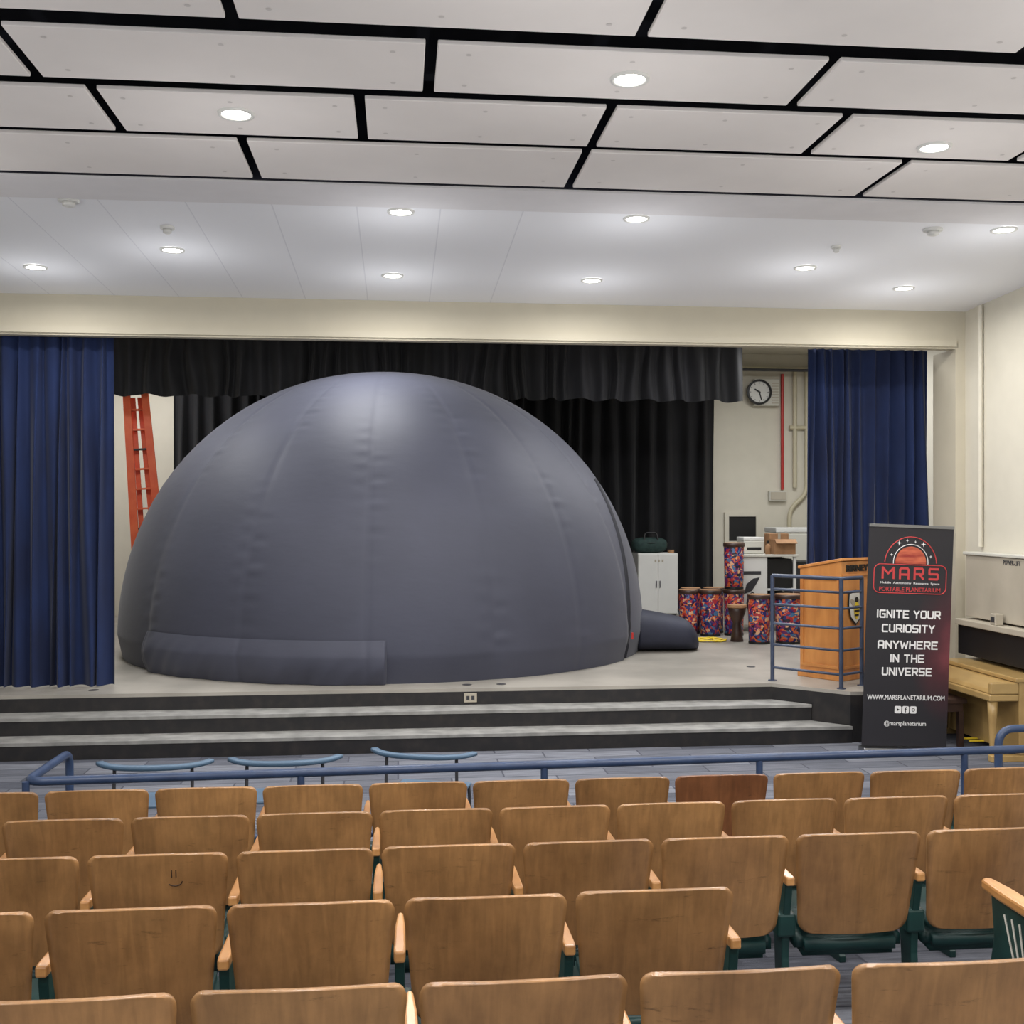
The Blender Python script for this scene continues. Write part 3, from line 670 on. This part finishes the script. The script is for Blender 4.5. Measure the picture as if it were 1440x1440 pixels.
for k,x in enumerate((-.075,0,.075)):
    ic=obj('social_icon',prism_me('ic',[(a,c) for a,_,c in rr(.032,.034,.012,3)],'y',-.002,0),bn,loc=(x,-.004,bz(998)),m='bwhite')
    if k==1: obj('icon_glyph',text_me('f',.022,.05,.0008,.02),ic,loc=(0,-.003,0),m='ink')
    elif k==0: obj('icon_glyph',prism_me('g',[(-.012,-.014),(.016,0),(-.012,.014)],'y',-.004,-.002),ic,m='ink')
    else: obj('icon_glyph',tube_me('g',[[(.014*math.cos(a*.4),0,.014*math.sin(a*.4)) for a in range(16)]],.003,True),ic,loc=(0,-.003,0),m='ink')

# ---------------------------------------------------------------- piano + bench (keyboard side faces -X, back to the side wall)
pn=empty('spinet_piano',(5.46,10.18,0),(0,0,math.radians(-90)),label='honey-coloured maple spinet piano beside the stage',category='piano')
box('piano_case',-.68,.68,.12,.50,.06,.72,'piano',pn,bev=.01)
box('piano_lid',-.70,.70,.08,.52,.72,.76,'piano',pn,bev=.01)
box('keybed',-.68,.68,-.16,.12,.55,.61,'piano',pn,bev=.01)
obj('fallboard',prism_me('fb',[(-.13,.612),(-.11,.65),(.04,.71),(.115,.718),(.115,.612)],'x',-.63,.63,.006),pn,m='piano')
for s in (-1,1):
    box('cheek',s*.655-.027,s*.655+.027,-.15,.12,.612,.72,'piano',pn,bev=.012)
    obj('leg',lathe_me('lg',[(.03,0),(.035,.03),(.025,.12),(.04,.42),(.045,.55)],16),pn,loc=(s*.62,-.10,0),m='piano',smooth=True)
    box('base_foot',s*.645-.035,s*.645+.035,-.14,.5,0,.06,'piano',pn,bev=.008)
for x in (-.06,.06): box('pedal',x-.015,x+.015,-.02,.13,.06,.075,'yellow',pn,bev=.004,label='brass pedal')
bc=empty('piano_bench',(5.28,10.43,0),(0,0,math.radians(-90)),label='dark brown wooden piano bench tucked under the piano',category='bench')
box('seat',-.30,.30,-.15,.15,.42,.47,'bench',bc,bev=.01)
box('apron',-.27,.27,-.12,.12,.34,.42,'bench',bc,bev=.004)
for x in (-.25,.25):
    for y in (-.10,.10): obj('leg',prism_me('l',[(-.025,0),(.025,0),(.03,.35),(-.03,.35)],'y',-.025,.025,.003),bc,loc=(x,y,0),m='bench')

lf=empty('wheelchair_lift',(5.94,10.4,0),label='beige metal wheelchair lift enclosure along the wall',category='lift')
box('lift_panel',-.08,.088,-1.3,.58,1.18,1.82,'beige',lf,bev=.008)
box('cap_rail',-.10,.088,-1.32,.60,1.82,1.85,'offwhite',lf,bev=.006)
box('sill',-.20,.088,-1.3,.58,1.10,1.16,'beige',lf,bev=.008)
box('lower_panel',-.16,.088,-1.3,.58,.80,1.10,'black',lf,bev=.004)
obj('lift_lettering',text_me('POWER-LIFT',.30,.045,.001,.01),lf,loc=(-.083,-.30,1.77),rot=(0,0,math.radians(-90)),m='darkgrey')
ob=empty('outlet_box',(5.80,10.25,1.161),label='small grey outlet box standing on the lift sill',category='outlet')
box('box_body',-.05,.03,-.05,.05,0,.11,'beige',ob,bev=.006); box('socket',-.056,-.05,-.03,.03,.03,.08,'darkgrey',ob)
obj('wall_conduit',tube_me('p',[[(5.995,10.93,1.9),(5.995,10.93,4.40)]],.025),m='wall',label='cream painted vertical conduit on the side wall',category='pipe')
box('baseboard_right',5.99,6.03,-1,9.0,0,.1,'black',**S)

# ---------------------------------------------------------------- front railing (hall)
fr=empty('front_railing',(-2.12,6.6,0),label='blue tubular steel railing ahead of the seat rows',category='railing')
ZR=.716
obj('top_rail',tube_me('tr',[fillet([(0.02,.78,.30),(0.02,.78,ZR),(0,0.0,ZR),(6.72,0.14,ZR+.03),(6.9,.24,ZR+.03)],.10)],.026),fr,m='rail')
for x in (0.0,1.55,3.0,4.35,5.7):
    obj('post',tube_me('po',[[(x,.021*x,.003),(x,.021*x,ZR+.004*x)]],.022),fr,m='rail')
obj('post',tube_me('po',[[(0.02,.78,.003),(0.02,.78,.4)]],.024),fr,m='rail')
obj('low_rail',tube_me('po',[[(0,0,.35),(6.7,.14,.35)]],.02),fr,m='rail')
r2=empty('front_railing',(4.25,7.5,0),label='short blue tubular railing hoop beside the aisle',category='railing')
obj('top_rail',tube_me('tr',[fillet([(0,0,.003),(0,0,ZR),(1.5,0,ZR),(1.5,0,.003)],.12)],.028),r2,m='rail')
obj('low_rail',tube_me('tr',[[(0,0,.36),(1.5,0,.36)]],.02),r2,m='rail')

def bluechair(x,y,rz,label):
    e=empty('armchair',(x,y,0),(0,0,rz),label=label,category='chair',group='blue plastic chairs by the railing')
    bm=bmesh.new(); g=[]
    n=28
    for i in range(n+1):
        t=-1+2*i/n
        px_=.36*math.sin(t*1.05)/math.sin(1.05); py_=-.10*math.cos(t*1.25)+.02+.05*abs(t)**4
        zt=.655+.012*abs(t)**3
        nx,ny=math.sin(t*1.05),-math.cos(t*1.05)
        th=.012
        hb=.030*(1-.3*abs(t)**2)
        g.append([bm.verts.new((px_+nx*a,py_+ny*a,z)) for a,z in ((th,zt-.006),(th*.5,zt),(-th*2.8,zt),(-th*3.2,zt-.006),(-th*1.5,zt-hb),(th,zt-hb))])
    for a,b_ in zip(g,g[1:]):
        for j in range(6): bm.faces.new((a[j],a[(j+1)%6],b_[(j+1)%6],b_[j]))
    bm.faces.new(g[0]); bm.faces.new(g[-1])
    obj('backrest',bm2me(bm,'bb'),e,m='plasticblue',smooth=True)
    box('seat',-.25,.25,.02,.38,.36,.38,'plasticblue',e,bev=.009)
    for sx in (-.24,.24):
        obj('leg',tube_me('lg',[[(sx*1.05,-.04,.003),(sx,-.02,.63)]],.011),e,m='darkgrey')
        obj('leg',tube_me('lg',[[(sx*1.05,.36,.003),(sx,.33,.365)]],.011),e,m='darkgrey')
bluechair(-1.55,7.28,0,'steel-blue plastic chair with wide thin curved backrest')
bluechair(-.73,7.32,.03,'steel-blue plastic chair with wide thin curved backrest')
bluechair(.16,7.42,-.30,'steel-blue plastic chair with curved backrest, turned slightly')

# ---------------------------------------------------------------- auditorium seats
def back_me():
    bm=bmesh.new(); nx,nz=22,24; Ht=.44; g=[]
    for j in range(nz+1):
        tt=j/nz
        d=Ht*(1-math.cos(math.pi*tt))/2
        w=.264-(.264-.228)*(d/Ht)
        rt,rb=.040,.055
        if d<rt: hw=w-rt+math.sqrt(max(0,rt*rt-(rt-d)**2))
        elif Ht-d<rb: hw=w-rb+math.sqrt(max(0,rb*rb-(rb-(Ht-d))**2))
        else: hw=w
        row=[]
        for i in range(nx+1):
            s=-1+2*i/nx; x=s*hw
            z=.80-d-.010*(s*s)*(1-d/Ht)
            y=d*.20+.045*(x/.26)**2
            row.append(bm.verts.new((x,y,z)))
        g.append(row)
    for a,b_ in zip(g,g[1:]):
        for i in range(nx): bm.faces.new((a[i],a[i+1],b_[i+1],b_[i]))
    bmesh.ops.recalc_face_normals(bm,faces=bm.faces[:])
    bmesh.ops.solidify(bm,geom=bm.faces[:],thickness=.014)
    return bm2me(bm,'seat_back')
BACK=back_me()
def seat_me():
    bm=bmesh.new(); r=bmesh.ops.create_cube(bm,size=1)
    for v in r['verts']: v.co=Vector((v.co.x*.46,.32+v.co.y*.40,.320+v.co.z*.115+.05*(v.co.y)))
    bmesh.ops.bevel(bm,geom=bm.edges[:],offset=.035,segments=4,affect='EDGES'); return bm2me(bm,'seat')
SEAT=seat_me()
ARM=prism_me('arm',[(-.018,.055),(.018,.055),(.020,.09),(.017,.30),(.010,.41),(.0,.42),(-.010,.41),(-.017,.30),(-.020,.09)],'z',.57,.607,.007)
STD=prism_me('std',[(.02,-.0018),(.36,-.032),(.36,.0),(.24,.03),(.20,.10),(.22,.30),(.30,.40),(.34,.54),(.34,.57),(.08,.57),(.08,.54),(.11,.40),(.12,.25),(.10,.08),(.02,.03)],'x',-.016,.016,.004)
HINGE=boxes_me('hinge',[(-.04,.04,.10,.19,.34,.44)],.012)
base=empty('theater_seat',(0,-50,0))
kB=obj('backrest',BACK,base,m='wood',smooth=True)
kS=obj('seat',SEAT,base,m='greenseat',smooth=True)
kA=obj('armrest',ARM,base,loc=(-.28,0,0),m='arm')
kT=obj('standard',STD,base,loc=(-.28,0,0),m='green')
kH=obj('hinge_bracket',HINGE,base,loc=(-.28,0,0),m='green')
kA2=obj('armrest',ARM,None,loc=(.28,0,0),m='arm'); kT2=obj('standard',STD,None,loc=(.28,0,0),m='green')
ROWS=[(2.74,.052,range(-4,4)),(3.555,-.541,range(-3,3)),(4.35,-1.185,range(-2,8)),(5.15,-1.208,range(-2,9)),(5.97,-1.837,range(-2,11))]
allkids=[kB,kS,kA,kT,kH]
for ri,(y,x0,ks) in enumerate(ROWS):
    zf=.089*(6.1-y)
    ks=list(ks)
    for k in ks:
        x=x0+.56*k+.265
        lab='brown plywood folding auditorium seat with green standard'
        r,mp=copytree(base,allkids,(x,y,zf))
        if ri==4 and k==6:
            lab='darker reddish-brown plywood folding auditorium seat with green standard'
            bk=mp[kB]; bk.data=BACK.copy(); bk.data.materials.clear(); bk.data.materials.append(M['wood_dark'])
        if ri==2 and k==0:
            lab='brown plywood auditorium seat with a smiley face drawn on the back'
            def on(xx,zz): 
                d=.80-zz; return (xx,d*.20+.045*(xx/.26)**2-.015,zz)
            paths=[[on(.058,.705),on(.058,.735)],[on(.074,.705),on(.074,.735)],[on(.07+.026*math.cos(a),.688+.018*math.sin(a)) for a in [math.radians(210+150*i/8) for i in range(9)]]]
            obj('drawn_smiley',tube_me('sm',paths,.0019),r,m='pencil')
        if k==ks[-1]:
            for q in (kA2,kT2):
                c=q.copy(); COL.objects.link(c); c.parent=r
        r['label']=lab; r['category']='seat'; r['group']='rows of auditorium seats'
        r.rotation_euler=(math.radians(random.uniform(-.5,.5)),0,math.radians(random.uniform(-.7,.7)))
for q in allkids+[kA2,kT2,base]: D.objects.remove(q)
zf=.089*(6.1-3.555)
e=empty('theater_seat',(2.56,3.555,zf),label='aisle auditorium seat with green striped metal end panel',category='seat',group='rows of auditorium seats')
obj('backrest',BACK,e,smooth=True); obj('seat',SEAT,e,smooth=True)
obj('armrest',prism_me('arm2',[(-.03,.0),(.03,.0),(.034,.06),(.034,.34),(.024,.46),(.0,.48),(-.024,.46),(-.034,.34),(-.034,.06)],'z',.60,.64,.01),e,loc=(-.33,0,0),m='arm')
obj('end_panel',prism_me('ep',[(.0,-.0),(.42,-.036),(.44,.2),(.38,.45),(.40,.60),(.02,.60),(.04,.3)],'x',-.35,-.31,.006),e,m='green')
obj('panel_stripe',tube_me('ps',[fillet([(-.353,.08+.03*i,.10),(-.353,.10+.03*i,.38),(-.353,.10+.05*i,.56)],.05) for i in range(5)],.004),e,m='offwhite')

# ---------------------------------------------------------------- camera & world
cam=D.cameras.new('cam'); co=D.objects.new('camera',cam); COL.objects.link(co)
cam.sensor_width=36; cam.lens=36*1560/1440; cam.clip_start=.05; cam.clip_end=200
co.location=(0,0,2.26); co.rotation_euler=(math.radians(90),0,math.radians(-5.86))
SC.camera=co
w=D.worlds.new('w'); SC.world=w; w.use_nodes=True
bg=w.node_tree.nodes['Background']; bg.inputs[0].default_value=(.94,.96,1,1); bg.inputs[1].default_value=1.3
